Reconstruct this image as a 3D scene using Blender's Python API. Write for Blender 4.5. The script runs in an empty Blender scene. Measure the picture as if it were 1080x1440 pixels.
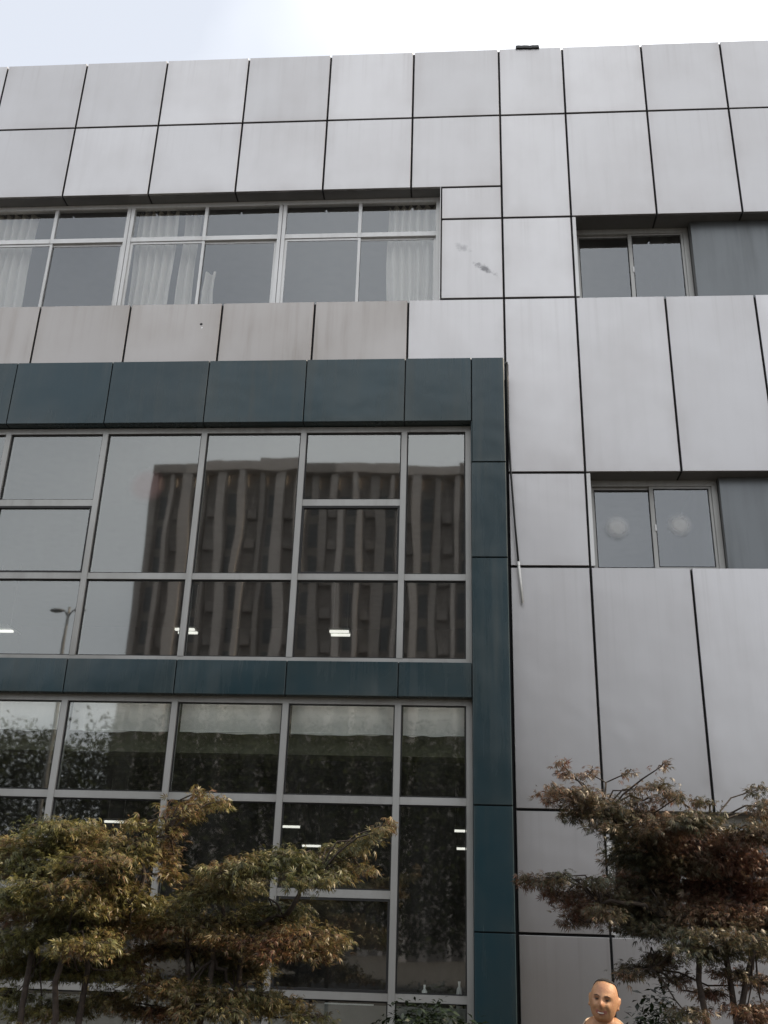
import bpy, math, random
import numpy as np
from mathutils import Vector, Matrix, noise

SC = bpy.context.scene
COL = SC.collection
R = math.radians

# ---------------------------------------------------------------- camera
S = 10.5                       # metres from the camera to the grey facade
CZ = 1.95                      # height of the camera
FPX, PITCH, YAW, ROLL = 1397.12, R(22.7703), R(-4.6426), R(1.7854)
cy_, sy_, cp_, sp_ = math.cos(YAW), math.sin(YAW), math.cos(PITCH), math.sin(PITCH)
FW = Vector((sy_ * cp_, cy_ * cp_, sp_))
R0 = Vector((cy_, -sy_, 0))
U0 = R0.cross(FW)
cr_, sr_ = math.cos(ROLL), math.sin(ROLL)
RT = cr_ * R0 + sr_ * U0
UP = -sr_ * R0 + cr_ * U0
CAM = Vector((0, -S, CZ))
cd = bpy.data.cameras.new('camera')
cam = bpy.data.objects.new('camera', cd)
COL.objects.link(cam)
cd.sensor_fit = 'VERTICAL'
cd.sensor_height = 36
cd.lens = FPX / 1440 * 36
cd.clip_start, cd.clip_end = 0.05, 3000
M = Matrix((RT, UP, -FW)).transposed().to_4x4()
M.translation = CAM
cam.matrix_world = M
SC.camera = cam

def at(px, py, dist):
    """World point on the sight line of photograph pixel (px, py), dist metres in front of the camera along +Y."""
    d = FW + (px - 540) / FPX * RT - (py - 720) / FPX * UP
    return CAM + d * (dist / d.y)

# ---------------------------------------------------------------- light
SUN_EL, SUN_AZ = R(40), R(88)            # azimuth clockwise from +Y (the facade's inward normal)
w = bpy.data.worlds.new('World')
SC.world = w
w.use_nodes = True
nt = w.node_tree
nt.nodes.clear()
sky = nt.nodes.new('ShaderNodeTexSky')
sky.sky_type = 'NISHITA'
sky.sun_disc = False
sky.sun_elevation = SUN_EL
sky.sun_rotation = SUN_AZ
sky.air_density, sky.dust_density, sky.ozone_density = 1.0, 4.0, 1.0
hs = nt.nodes.new('ShaderNodeHueSaturation')
hs.inputs['Saturation'].default_value = 1.15
bg = nt.nodes.new('ShaderNodeBackground')
bg.inputs['Strength'].default_value = 0.10
wo = nt.nodes.new('ShaderNodeOutputWorld')
nt.links.new(sky.outputs[0], hs.inputs['Color'])
veil = nt.nodes.new('ShaderNodeMix')           # thin even cloud over the blue
veil.data_type = 'RGBA'
tcw = nt.nodes.new('ShaderNodeTexCoord')
cn = nt.nodes.new('ShaderNodeTexNoise')
cn.inputs['Scale'].default_value = 1.1
cn.inputs['Detail'].default_value = 5
mpw = nt.nodes.new('ShaderNodeMapping')
mpw.inputs['Location'].default_value = (3, 1, 0)
nt.links.new(tcw.outputs['Generated'], mpw.inputs['Vector'])
nt.links.new(mpw.outputs[0], cn.inputs['Vector'])
cm = nt.nodes.new('ShaderNodeMapRange')
for i, x in enumerate((.38, .62, .47, 1.0)):
    cm.inputs[i + 1].default_value = x
nt.links.new(cn.outputs['Fac'], cm.inputs[0])
nt.links.new(cm.outputs[0], veil.inputs[0])
nt.links.new(hs.outputs[0], veil.inputs[6])
veil.inputs[7].default_value = (12.0, 12.3, 12.8, 1)
nt.links.new(veil.outputs[2], bg.inputs['Color'])
nt.links.new(bg.outputs[0], wo.inputs['Surface'])

sl = bpy.data.lights.new('sun', 'SUN')
sl.energy = 5.0
sl.angle = R(0.6)
sl.color = (1.0, 0.80, 0.56)
so = bpy.data.objects.new('sun', sl)
COL.objects.link(so)
sdir = Vector((math.cos(SUN_EL) * math.sin(SUN_AZ), math.cos(SUN_EL) * math.cos(SUN_AZ), math.sin(SUN_EL)))
so.rotation_euler = sdir.to_track_quat('Z', 'Y').to_euler()

vs = SC.view_settings
vs.view_transform = 'Standard'
vs.look = 'None'
vs.gamma = 1
vs.use_curve_mapping = False
vs.exposure = 0.36
SC.cycles.max_bounces = 10
SC.cycles.transparent_max_bounces = 12
SC.cycles.use_denoising = True

# ---------------------------------------------------------------- materials
def mat(name):
    m = bpy.data.materials.new(name)
    m.use_nodes = True
    t = m.node_tree
    b = t.nodes['Principled BSDF']
    return m, t, b

def nd(t, kind, **kw):
    n = t.nodes.new(kind)
    for k, v in kw.items():
        setattr(n, k, v)
    return n

def math_node(t, op, a, b=None):
    n = nd(t, 'ShaderNodeMath', operation=op)
    for i, v in enumerate((a, b)):
        if v is None:
            continue
        if isinstance(v, (int, float)):
            n.inputs[i].default_value = v
        else:
            t.links.new(v, n.inputs[i])
    return n.outputs[0]

def mixc(t, fac, a, b, mode='MIX'):
    n = nd(t, 'ShaderNodeMix', data_type='RGBA', blend_type=mode)
    for i, v in ((0, fac), (6, a), (7, b)):
        if isinstance(v, (int, float)):
            n.inputs[i].default_value = v
        elif isinstance(v, tuple):
            n.inputs[i].default_value = (*v, 1)
        else:
            t.links.new(v, n.inputs[i])
    return n.outputs[2]

def noise_tex(t, vec, scale, detail=4, rough=0.55):
    n = nd(t, 'ShaderNodeTexNoise')
    n.inputs['Scale'].default_value = scale
    n.inputs['Detail'].default_value = detail
    n.inputs['Roughness'].default_value = rough
    if vec is not None:
        t.links.new(vec, n.inputs['Vector'])
    return n.outputs['Fac']

def maprange(t, v, a, b, c, d):
    n = nd(t, 'ShaderNodeMapRange')
    t.links.new(v, n.inputs[0])
    for i, x in enumerate((a, b, c, d)):
        n.inputs[i + 1].default_value = x
    return n.outputs[0]

def world_pos(t, scale):
    g = nd(t, 'ShaderNodeNewGeometry')
    mp = nd(t, 'ShaderNodeMapping')
    mp.inputs['Scale'].default_value = scale
    t.links.new(g.outputs['Position'], mp.inputs['Vector'])
    return mp.outputs[0]

def metal_panel(name, col, metallic, rough, dirt_sheen_col, dirt, tone=0.06, bump=0.06, grime_sheen=0.55):
    m, t, b = mat(name)
    oi = nd(t, 'ShaderNodeObjectInfo')
    rv = maprange(t, oi.outputs['Random'], 0, 1, 1 - tone, 1 + tone)
    big = noise_tex(t, world_pos(t, (0.7, 0.7, 0.5)), 1.0, 3)
    streak = noise_tex(t, world_pos(t, (9, 9, 0.55)), 1.0, 5, 0.6)
    fine = noise_tex(t, world_pos(t, (30, 30, 12)), 1.0, 4, 0.7)
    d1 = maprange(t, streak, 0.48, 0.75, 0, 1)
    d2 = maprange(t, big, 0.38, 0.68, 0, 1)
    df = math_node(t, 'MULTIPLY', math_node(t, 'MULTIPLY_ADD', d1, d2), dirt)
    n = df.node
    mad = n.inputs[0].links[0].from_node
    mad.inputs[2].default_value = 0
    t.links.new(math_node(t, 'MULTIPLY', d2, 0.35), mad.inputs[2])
    base = mixc(t, 1.0, col, rv, 'MULTIPLY')
    c2 = mixc(t, df, base, dirt_sheen_col)
    tg = nd(t, 'ShaderNodeTexCoord')
    sg = nd(t, 'ShaderNodeSeparateXYZ')
    t.links.new(tg.outputs['Generated'], sg.inputs[0])
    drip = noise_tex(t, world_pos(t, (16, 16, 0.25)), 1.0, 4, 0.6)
    film = noise_tex(t, world_pos(t, (1.1, 1.1, 0.8)), 1.0, 4, 0.55)  # noise behind the painted sheen
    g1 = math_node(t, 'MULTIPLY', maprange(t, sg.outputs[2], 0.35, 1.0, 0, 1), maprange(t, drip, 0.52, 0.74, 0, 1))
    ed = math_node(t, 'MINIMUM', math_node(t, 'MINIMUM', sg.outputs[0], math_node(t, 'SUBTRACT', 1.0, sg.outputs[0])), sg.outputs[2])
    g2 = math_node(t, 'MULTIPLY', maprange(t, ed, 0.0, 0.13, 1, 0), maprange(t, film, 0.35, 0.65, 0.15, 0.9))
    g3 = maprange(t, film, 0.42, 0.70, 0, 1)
    gr = math_node(t, 'MULTIPLY', math_node(t, 'ADD', math_node(t, 'ADD', math_node(t, 'MULTIPLY', g1, 0.5), math_node(t, 'MULTIPLY', g2, 0.55)), math_node(t, 'MULTIPLY', g3, 0.5)), grime_sheen)  # edge darkening and mottling paint uneven sheen into the colour; drips are dirt
    c2 = mixc(t, gr, c2, dirt_sheen_col)
    c3 = mixc(t, maprange(t, fine, 0.62, 0.8, 0, 0.25 * min(1, dirt * 2)), c2, dirt_sheen_col)
    t.links.new(c3, b.inputs['Base Color'])
    b.inputs['Metallic'].default_value = metallic
    t.links.new(math_node(t, 'MULTIPLY_ADD', df, 0.25), b.inputs['Roughness'])
    b.inputs['Roughness'].links[0].from_node.inputs[2].default_value = rough
    bp = nd(t, 'ShaderNodeBump')
    bp.inputs['Strength'].default_value = bump
    bp.inputs['Distance'].default_value = 0.05
    t.links.new(noise_tex(t, world_pos(t, (1.6, 1.6, 1.6)), 1.0, 2), bp.inputs['Height'])
    t.links.new(bp.outputs[0], b.inputs['Normal'])
    return m

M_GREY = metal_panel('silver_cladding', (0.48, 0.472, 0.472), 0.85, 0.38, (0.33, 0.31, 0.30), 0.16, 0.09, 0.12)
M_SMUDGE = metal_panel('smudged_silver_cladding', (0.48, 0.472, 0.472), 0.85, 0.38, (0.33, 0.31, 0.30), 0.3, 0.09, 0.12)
t_ = M_SMUDGE.node_tree
b_ = t_.nodes['Principled BSDF']
src_ = b_.inputs['Base Color'].links[0].from_socket
tc_ = nd(t_, 'ShaderNodeTexCoord')
for cx_, cz_, ang_, L_, W_s, k_ in ((.16, -.17, -.6, .17, .05, .8), (-.12, .16, -.5, .12, .06, .4)):
    mp_ = nd(t_, 'ShaderNodeMapping', vector_type='TEXTURE')
    mp_.inputs['Location'].default_value = (cx_, 0, cz_)
    mp_.inputs['Rotation'].default_value = (0, -ang_, 0)
    mp_.inputs['Scale'].default_value = (L_, 1, W_s)
    t_.links.new(tc_.outputs['Object'], mp_.inputs['Vector'])
    ln_ = nd(t_, 'ShaderNodeVectorMath', operation='LENGTH')
    t_.links.new(mp_.outputs[0], ln_.inputs[0])
    rag_ = math_node(t_, 'ADD', ln_.outputs['Value'], maprange(t_, noise_tex(t_, tc_.outputs['Object'], 14, 4), .3, .7, -.5, .5))
    src_ = mixc(t_, maprange(t_, rag_, .2, 1.0, k_, 0), src_, (.12, .12, .125))
t_.links.new(src_, b_.inputs['Base Color'])
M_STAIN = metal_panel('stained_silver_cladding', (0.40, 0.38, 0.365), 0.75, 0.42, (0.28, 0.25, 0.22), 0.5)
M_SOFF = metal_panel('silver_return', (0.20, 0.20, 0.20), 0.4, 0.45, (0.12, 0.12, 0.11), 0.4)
M_RECESS = metal_panel('weathered_recess_panel', (0.16, 0.172, 0.178), 0.5, 0.32, (0.09, 0.095, 0.095), 0.6)
M_BLUE = metal_panel('dark_teal_cladding', (0.0125, 0.039, 0.051), 0.15, 0.22, (0.05, 0.065, 0.065), 0.9, 0.16, 0.3, 0.9)
M_ALU = metal_panel('grey_aluminium_frame', (0.40, 0.40, 0.385), 0.35, 0.45, (0.2, 0.19, 0.17), 0.5)
M_ALUW = metal_panel('pale_aluminium_frame', (0.66, 0.66, 0.65), 0.35, 0.45, (0.38, 0.37, 0.35), 0.4)

def plain(name, col, rough=0.7, metallic=0.0, var=0.15, scale=6.0, emit=None):
    m, t, b = mat(name)
    n = noise_tex(t, world_pos(t, (1, 1, 1)), scale, 5)
    c = mixc(t, maprange(t, n, 0.3, 0.7, 0, 1), tuple(x * (1 - var) for x in col), tuple(min(1, x * (1 + var)) for x in col))
    t.links.new(c, b.inputs['Base Color'])
    b.inputs['Roughness'].default_value = rough
    b.inputs['Metallic'].default_value = metallic
    if emit:
        b.inputs['Emission Color'].default_value = (*emit[0], 1)
        b.inputs['Emission Strength'].default_value = emit[1]
    return m

M_JOINT = plain('black_joint', (0.012, 0.012, 0.013), 0.8)
M_GASKET = plain('black_gasket', (0.015, 0.015, 0.015), 0.6)
M_INT = plain('interior_plaster', (0.09, 0.088, 0.085), 0.9)
M_INTD = plain('interior_floor', (0.07, 0.065, 0.06), 0.8)
M_CEIL = plain('interior_ceiling', (0.12, 0.12, 0.115), 0.9)
M_BULK = plain('olive_bulkhead', (0.085, 0.085, 0.055), 0.9)
M_PALE = plain('pale_laminate', (0.22, 0.22, 0.21), 0.5)
M_WHITE = plain('white_plastic', (0.75, 0.75, 0.73), 0.4)
M_TUBE = plain('lit_tube', (0.8, 0.8, 0.78), 0.4, emit=((1.0, 0.97, 0.9), 0.9))
M_BLIND_GLOW = plain('added_blind_glow', (0.8, 0.8, 0.78), 0.4, emit=((1.0, 0.97, 0.92), 4.0))  # glow of the added bars behind the blinds
M_ROOF = plain('roof_felt', (0.12, 0.12, 0.12), 0.9)
M_CABLE = plain('black_rubber', (0.012, 0.014, 0.013), 0.5)
M_CABLEW = plain('pale_sleeve', (0.82, 0.82, 0.78), 0.5)
M_PAVE = plain('grey_paving', (0.045, 0.043, 0.041), 0.9, 0, 0.25, 2.0)
M_SOIL = plain('dark_soil', (0.035, 0.026, 0.018), 0.95, 0, 0.4, 8)
M_BARK = plain('dark_bark', (0.045, 0.034, 0.027), 0.9, 0, 0.4, 30)

def cloth(name, col):
    m, t, b = mat(name)
    b.inputs['Base Color'].default_value = (*col, 1)
    b.inputs['Roughness'].default_value = 0.9
    tr = nd(t, 'ShaderNodeBsdfTranslucent')
    n = noise_tex(t, world_pos(t, (3, 3, 1)), 2.0, 4)
    c = mixc(t, n, tuple(x * 0.8 for x in col), col)
    t.links.new(c, b.inputs['Base Color'])
    t.links.new(c, tr.inputs['Color'])
    mx = nd(t, 'ShaderNodeMixShader')
    mx.inputs[0].default_value = 0.42
    t.links.new(b.outputs[0], mx.inputs[1])
    t.links.new(tr.outputs[0], mx.inputs[2])
    t.links.new(mx.outputs[0], t.nodes['Material Output'].inputs['Surface'])
    return m

M_CURT = cloth('cream_curtain', (0.86, 0.81, 0.71))
M_BLIND = cloth('white_blind', (0.88, 0.87, 0.85))

def glass(name, refl, tint, wave, rough=0.0, gcol=(0.94, 0.96, 0.93)):
    m, t, b = mat(name)
    t.nodes.remove(b)
    tr = nd(t, 'ShaderNodeBsdfTransparent')
    tr.inputs['Color'].default_value = (*tint, 1)
    gl = nd(t, 'ShaderNodeBsdfGlossy')
    gl.inputs['Color'].default_value = (*gcol, 1)
    gl.inputs['Roughness'].default_value = rough
    bp = nd(t, 'ShaderNodeBump')
    bp.inputs['Strength'].default_value = 1.0
    bp.inputs['Distance'].default_value = wave
    oi = nd(t, 'ShaderNodeObjectInfo')
    tc = nd(t, 'ShaderNodeTexCoord')
    mp = nd(t, 'ShaderNodeMapping')
    mp.inputs['Scale'].default_value = (1.3, 1.3, 0.7)
    t.links.new(tc.outputs['Object'], mp.inputs['Vector'])
    cx = nd(t, 'ShaderNodeCombineXYZ')
    t.links.new(math_node(t, 'MULTIPLY', oi.outputs['Random'], 40.0), cx.inputs[0])
    t.links.new(cx.outputs[0], mp.inputs['Location'])
    t.links.new(noise_tex(t, mp.outputs[0], 1.0, 1), bp.inputs['Height'])
    t.links.new(bp.outputs[0], gl.inputs['Normal'])
    lw = nd(t, 'ShaderNodeFresnel')
    lw.inputs['IOR'].default_value = 1.5
    g = nd(t, 'ShaderNodeNewGeometry')
    front = maprange(t, lw.outputs[0], 0.04, 1, refl, 1)
    fac = math_node(t, 'MULTIPLY', front, math_node(t, 'SUBTRACT', 1.0, g.outputs['Backfacing']))
    # thin film of dust on the pane
    df = nd(t, 'ShaderNodeBsdfDiffuse')
    df.inputs['Color'].default_value = (0.4, 0.39, 0.36, 1)
    mx = nd(t, 'ShaderNodeMixShader')
    t.links.new(fac, mx.inputs[0])
    t.links.new(tr.outputs[0], mx.inputs[1])
    t.links.new(gl.outputs[0], mx.inputs[2])
    mx2 = nd(t, 'ShaderNodeMixShader')
    dust = maprange(t, noise_tex(t, world_pos(t, (5, 5, 1.2)), 1.0, 5, 0.65), 0.35, 0.8, 0.008, 0.055)
    t.links.new(math_node(t, 'MULTIPLY', dust, math_node(t, 'SUBTRACT', 1.0, g.outputs['Backfacing'])), mx2.inputs[0])
    t.links.new(mx.outputs[0], mx2.inputs[1])
    t.links.new(df.outputs[0], mx2.inputs[2])
    t.links.new(mx2.outputs[0], t.nodes['Material Output'].inputs['Surface'])
    return m

M_GLASS = glass('tinted_glass', 0.20, (0.935, 0.955, 0.945), 0.0018, 0.022)
M_GLASS2 = glass('clear_window_glass', 0.15, (0.95, 0.96, 0.97), 0.0006, 0.0, (0.92, 0.955, 0.98))

# ---------------------------------------------------------------- mesh helpers
class MB:
    def __init__(s):
        s.v, s.f, s.m = [], [], []
    def box(s, x0, x1, y0, y1, z0, z1, mi=0):
        n = len(s.v)
        s.v += [(x0, y0, z0), (x1, y0, z0), (x1, y1, z0), (x0, y1, z0), (x0, y0, z1), (x1, y0, z1), (x1, y1, z1), (x0, y1, z1)]
        for q in ((0, 3, 2, 1), (4, 5, 6, 7), (0, 1, 5, 4), (1, 2, 6, 5), (2, 3, 7, 6), (3, 0, 4, 7)):
            s.f.append(tuple(n + i for i in q)); s.m.append(mi)
        return s
    def ring(s, x0, x1, y0, y1, z0, z1, l, r, b, t, mi=0):
        """A rectangular frame in one piece, members l, r, b, t wide."""
        n = len(s.v)
        for y in (y0, y1):
            for a, c, e, g in ((x0, x1, z0, z1), (x0 + l, x1 - r, z0 + b, z1 - t)):
                s.v += [(a, y, e), (c, y, e), (c, y, g), (a, y, g)]
        for k in range(4):
            k2 = (k + 1) % 4
            for q in ((k, k2, 4 + k2, 4 + k), (8 + k2, 8 + k, 12 + k, 12 + k2), (k2, k, 8 + k, 8 + k2), (4 + k, 4 + k2, 12 + k2, 12 + k)):
                s.f.append(tuple(n + i for i in q)); s.m.append(mi)
        return s
    def tube(s, pts, radii, sides=8, mi=0):
        n0 = len(s.v)
        pts = [Vector(p) for p in pts]
        for i, p in enumerate(pts):
            d = (pts[min(i + 1, len(pts) - 1)] - pts[max(i - 1, 0)]).normalized()
            a = d.orthogonal().normalized() if i == 0 else (a - d * a.dot(d)).normalized()
            b = d.cross(a)
            for k in range(sides):
                t = 2 * math.pi * k / sides
                s.v.append(tuple(p + (a * math.cos(t) + b * math.sin(t)) * radii[i]))
        for i in range(len(pts) - 1):
            for k in range(sides):
                k2 = (k + 1) % sides
                s.f.append((n0 + i * sides + k, n0 + i * sides + k2, n0 + (i + 1) * sides + k2, n0 + (i + 1) * sides + k)); s.m.append(mi)
        s.f.append(tuple(n0 + k for k in reversed(range(sides)))); s.m.append(mi)
        s.f.append(tuple(n0 + (len(pts) - 1) * sides + k for k in range(sides))); s.m.append(mi)
        return s
    def build(s, name, mats, parent=None, loc=(0, 0, 0), smooth=False):
        me = bpy.data.meshes.new(name)
        me.from_pydata(s.v, [], s.f)
        if not isinstance(mats, (list, tuple)):
            mats = [mats]
        for m in mats:
            me.materials.append(m)
        if len(mats) > 1:
            me.polygons.foreach_set('material_index', s.m)
        if smooth:
            me.polygons.foreach_set('use_smooth', [True] * len(me.polygons))
        me.update()
        return link(name, me, parent, loc)

def link(name, me, parent=None, loc=(0, 0, 0)):
    o = bpy.data.objects.new(name, me)
    COL.objects.link(o)
    o.location = loc
    if parent is not None:
        o.parent = parent
    return o

def tag(o, label, cat, group=None, kind=None):
    o['label'] = label
    o['category'] = cat
    if group: o['group'] = group
    if kind: o['kind'] = kind
    return o

def empty(name, loc, label, cat, group=None):
    o = bpy.data.objects.new(name, None)
    COL.objects.link(o)
    o.location = loc
    o.empty_display_size = 0.2
    return tag(o, label, cat, group)

_pc = {}
def slab(name, x0, x1, z0, z1, y, t, m, parent, gap=0.013, ch=0.004, tilt=0.0, bulge=True):
    """A chamfered sheet panel, front face at y, t thick, between the given metre bounds less the joint."""
    x0, x1, z0, z1 = x0 + gap, x1 - gap, z0 + gap, z1 - gap
    wd, h = x1 - x0, z1 - z0
    var = rnd.randrange(3)
    key = (round(wd, 3), round(h, 3), t, ch, m.name, var)
    if key not in _pc:
        a, b = wd / 2, h / 2
        bul = (-.004, .003, .006)[var] * min(1, wd) if bulge else 0
        v, f, N = [], [], 4
        for r in range(N + 1):
            for c in range(N + 1):
                u, w_ = -1 + 2 * c / N, -1 + 2 * r / N
                v.append((u * (a - ch), -bul * (1 - u * u) * (1 - w_ * w_), w_ * (b - ch)))
        for r in range(N):
            for c in range(N):
                q = r * (N + 1) + c
                f.append((q, q + 1, q + N + 2, q + N + 1))
        nfr = len(f)
        loop = [c for c in range(N)] + [N + r * (N + 1) for r in range(N)] + [N * (N + 1) + N - c for c in range(N)] + [(N - r) * (N + 1) for r in range(N)]
        n0 = len(v)
        v += [(-a, ch, -b), (a, ch, -b), (a, ch, b), (-a, ch, b), (-a, t, -b), (a, t, -b), (a, t, b), (-a, t, b)]
        for k in range(4):
            k2 = (k + 1) % 4
            edge = [loop[(k * N + q) % (4 * N)] for q in range(N + 1)]
            f += [tuple(reversed(edge)) + (n0 + k, n0 + k2), (n0 + k2, n0 + k, n0 + 4 + k, n0 + 4 + k2)]
        f.append((n0 + 7, n0 + 6, n0 + 5, n0 + 4))
        me = bpy.data.meshes.new(name)
        me.from_pydata(v, [], f)
        me.materials.append(m)
        me.polygons.foreach_set('use_smooth', [q < nfr for q in range(len(f))])
        rim = set(loop)
        sh_ = me.attributes.new('sharp_edge', 'BOOLEAN', 'EDGE')
        for e in me.edges:
            sh_.data[e.index].value = e.vertices[0] in rim and e.vertices[1] in rim
        _pc[key] = me
    o = link(name, _pc[key], parent, ((x0 + x1) / 2, y, (z0 + z1) / 2))
    if tilt:
        o.rotation_euler = (R(rnd.uniform(-tilt, tilt)), 0, R(rnd.uniform(-tilt, tilt)))
    return o

def bar(name, x0, x1, y0, y1, z0, z1, m, parent):
    return MB().box(x0, x1, y0, y1, z0, z1).build(name, m, parent)

rnd = random.Random(7)
def X(x): return x * S
def Z(z): return CZ + z * S

# ---------------------------------------------------------------- ground
MB().box(-900, 900, -900, 900, -0.5, 0.0).build('ground', M_PAVE)['kind'] = 'structure'
MB().box(-9.5, 9.5, -4.0, -0.75, 0.004, 0.05).build('planting_bed', M_SOIL)['kind'] = 'structure'

# ---------------------------------------------------------------- building
bld = empty('office_building', (0, 0, 0), 'silver panelled office building with a dark teal frame round its glass wall', 'building')
EL = [-.8554, -.7417, -.628, -.5142, -.4003, -.286, -.1727, -.0598, .0543]
ER = [.0543, .1388, .2427, .3455, .449, .5525, .656]
TOP, RW1, UB, RW3, SIL, W2, S2, W3, S3, GR = 1.0992, .9822, .8662, .8164, .698, .4682, .3585, .1102, 0.0, -CZ / S
XR = -.0215
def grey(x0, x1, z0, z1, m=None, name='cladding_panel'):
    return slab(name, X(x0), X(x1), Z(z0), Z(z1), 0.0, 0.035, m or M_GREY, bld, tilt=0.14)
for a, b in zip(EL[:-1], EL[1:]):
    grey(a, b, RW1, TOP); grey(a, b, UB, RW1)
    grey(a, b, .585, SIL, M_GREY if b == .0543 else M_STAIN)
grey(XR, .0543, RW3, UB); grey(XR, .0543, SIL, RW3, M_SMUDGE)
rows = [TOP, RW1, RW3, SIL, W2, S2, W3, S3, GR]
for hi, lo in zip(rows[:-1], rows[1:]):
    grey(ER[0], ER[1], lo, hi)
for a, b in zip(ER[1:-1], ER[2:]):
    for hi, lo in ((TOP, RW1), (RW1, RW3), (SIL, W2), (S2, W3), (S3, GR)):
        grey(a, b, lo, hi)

bw = MB()
def back(x0, x1, z0, z1):
    bw.box(X(x0), X(x1), 0.04, 0.14, Z(z0), Z(z1))
XL, XE = EL[0], ER[-1]
back(XL, .0543, UB + .002, TOP - .0014)
back(XR + .002, .0543, SIL - .001, UB + .001)
back(XL, .0543, .53, SIL - .002)
back(.0143, .0543, GR, .529)
back(.0544, .143, GR, TOP - .0014)
for hi, lo in ((TOP - .0014, RW3 + .002), (SIL - .002, W2 + .002), (S2 - .002, W3 + .002), (S3 - .002, GR)):
    back(.1431, XE, lo, hi)
bw.build('backing_wall', M_JOINT, bld)

sh = MB()
D = 9.0
sh.box(X(XL), X(XE), 0.145, D, Z(TOP) - .35, Z(TOP) - .15)           # roof
sh.box(X(XL) - .2, X(XL) - .002, 0, D, 0, Z(TOP))
sh.box(X(XE) + .002, X(XE) + .2, 0, D, 0, Z(TOP))
sh.box(X(XL), X(XE), D + .002, D + .2, 0, Z(TOP))
sh.build('roof', [M_ROOF], bld)
iw = MB()
iw.box(X(XL), X(XE), D - .25, D - .01, 0.02, Z(TOP) - .4)
iw.box(X(.0500), X(.0545), .15, D - .26, 0.02, Z(TOP) - .4)
iw.box(X(.277), X(.282), .45, D - .26, 0.02, Z(TOP) - .4)
iw.build('interior_wall', M_INT, bld)
# floor slabs: soffit and topping; the left part is carried forward to the curtain wall
for z0, z1, y0 in ((.2125, .2475, -.06), (.528, .662, .15), (.885, .935, .15)):
    bar('floor_slab', X(XL) + .01, X(.0498), y0, D - .27, Z(z0), Z(z1), M_CEIL, bld)
for z0, z1 in ((.135, .165), (.49, .52), (.86, .9)):
    bar('floor_slab', X(.0547), X(XE) - .01, .15, D - .27, Z(z0), Z(z1), M_CEIL, bld)
bar('floor_slab', X(XL) + .01, X(XE) - .01, .15, D - .27, 0.03, 0.06, M_INTD, bld)

# parapet capping
for a, b in list(zip(EL[:-1], EL[1:])) + list(zip(ER[:-1], ER[1:])):
    bar('parapet_cap', X(a) + .013, X(b) - .013, 0.037, 0.35, Z(TOP) - .03, Z(TOP) - .013, M_SOFF, bld)

c = at(283, 456, S)
MB().tube([(0, -.002, 0), (0, .004, 0)], [.018, .018], 12).build('drill_hole', M_JOINT, bld, (c.x, 0, c.z))
c = at(284, 461, S)
MB().tube([(0, -.003, 0), (0, .004, 0)], [.012, .012], 8).build('sealant_dab', M_WHITE, bld, (c.x, 0, c.z))

# ---- window openings in the silver cladding
def opening_returns(x0, x1, z0, z1, yd, joints):
    bar('lintel', X(x0) + .003, X(x1) - .003, .1405, yd + .1, Z(z1) + .019, Z(z1) + .06, M_JOINT, bld)
    xs = [x0] + [j for j in joints if x0 < j < x1] + [x1]
    for a, b in zip(xs[:-1], xs[1:]):
        g0 = .012 if a != x0 else .002
        g1 = .012 if b != x1 else .002
        bar('soffit_panel', X(a) + g0, X(b) - g1, .037, yd + .1, Z(z1) + .012, Z(z1) + .018, M_SOFF, bld)
        bar('sill_panel', X(a) + g0, X(b) - g1, .037, yd + .1, Z(z0) - .02, Z(z0) - .013, M_SOFF, bld)

# upper ribbon window on the left
YU = 0.20
opening_returns(XL, XR, SIL, UB, YU, EL)
bar('jamb_return', X(XR) - .012, X(XR) - .004, .0, YU + .1, Z(SIL) - .012, Z(UB) + .01, M_ALUW, bld)
def dz(z, y): return CZ + z * (S + y)            # height read on the plane y behind the facade
def dx(x, y): return x * (S + y)
def pane(name, x0, x1, y, z0, z1, parent, m):
    o = MB().box(-(x1 - x0) / 2, (x1 - x0) / 2, 0, .008, -(z1 - z0) / 2, (z1 - z0) / 2).build(name, m, parent, ((x0 + x1) / 2, y, (z0 + z1) / 2))
    o.rotation_euler = (R(rnd.uniform(-.12, .12)), 0, R(rnd.uniform(-.15, .15)))
    return o
rib = MB()
zt, zb = Z(UB) + .010, Z(SIL) - .011
ztr = dz(.7953, YU)
rib.ring(X(XL), X(XR) - .014, YU, YU + .07, zb, zt, .03, .056, Z(SIL) + .05 - zb, zt - dz(.8445, YU))
rib = rib.build('ribbon_window', M_ALUW, bld)
mx_ = [dx(-.0243 - .0985 * i, YU) for i in range(9)]
zt2 = dz(.8445, YU)
for i, x in enumerate(mx_):
    if i == 0: continue
    hw = .05 if i % 2 == 0 else .03
    if i % 2 == 0:
        for s in (-1, 1):
            bar('mullion', x + s * .028 - .024, x + s * .028 + .024, YU - .004, YU + .066, Z(SIL) + .051, zt2 - .001, M_ALUW, rib)
    else:
        bar('mullion', x - .022, x + .022, YU + .004, YU + .06, ztr - .034, zt2 - .001, M_ALUW, rib)
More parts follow.
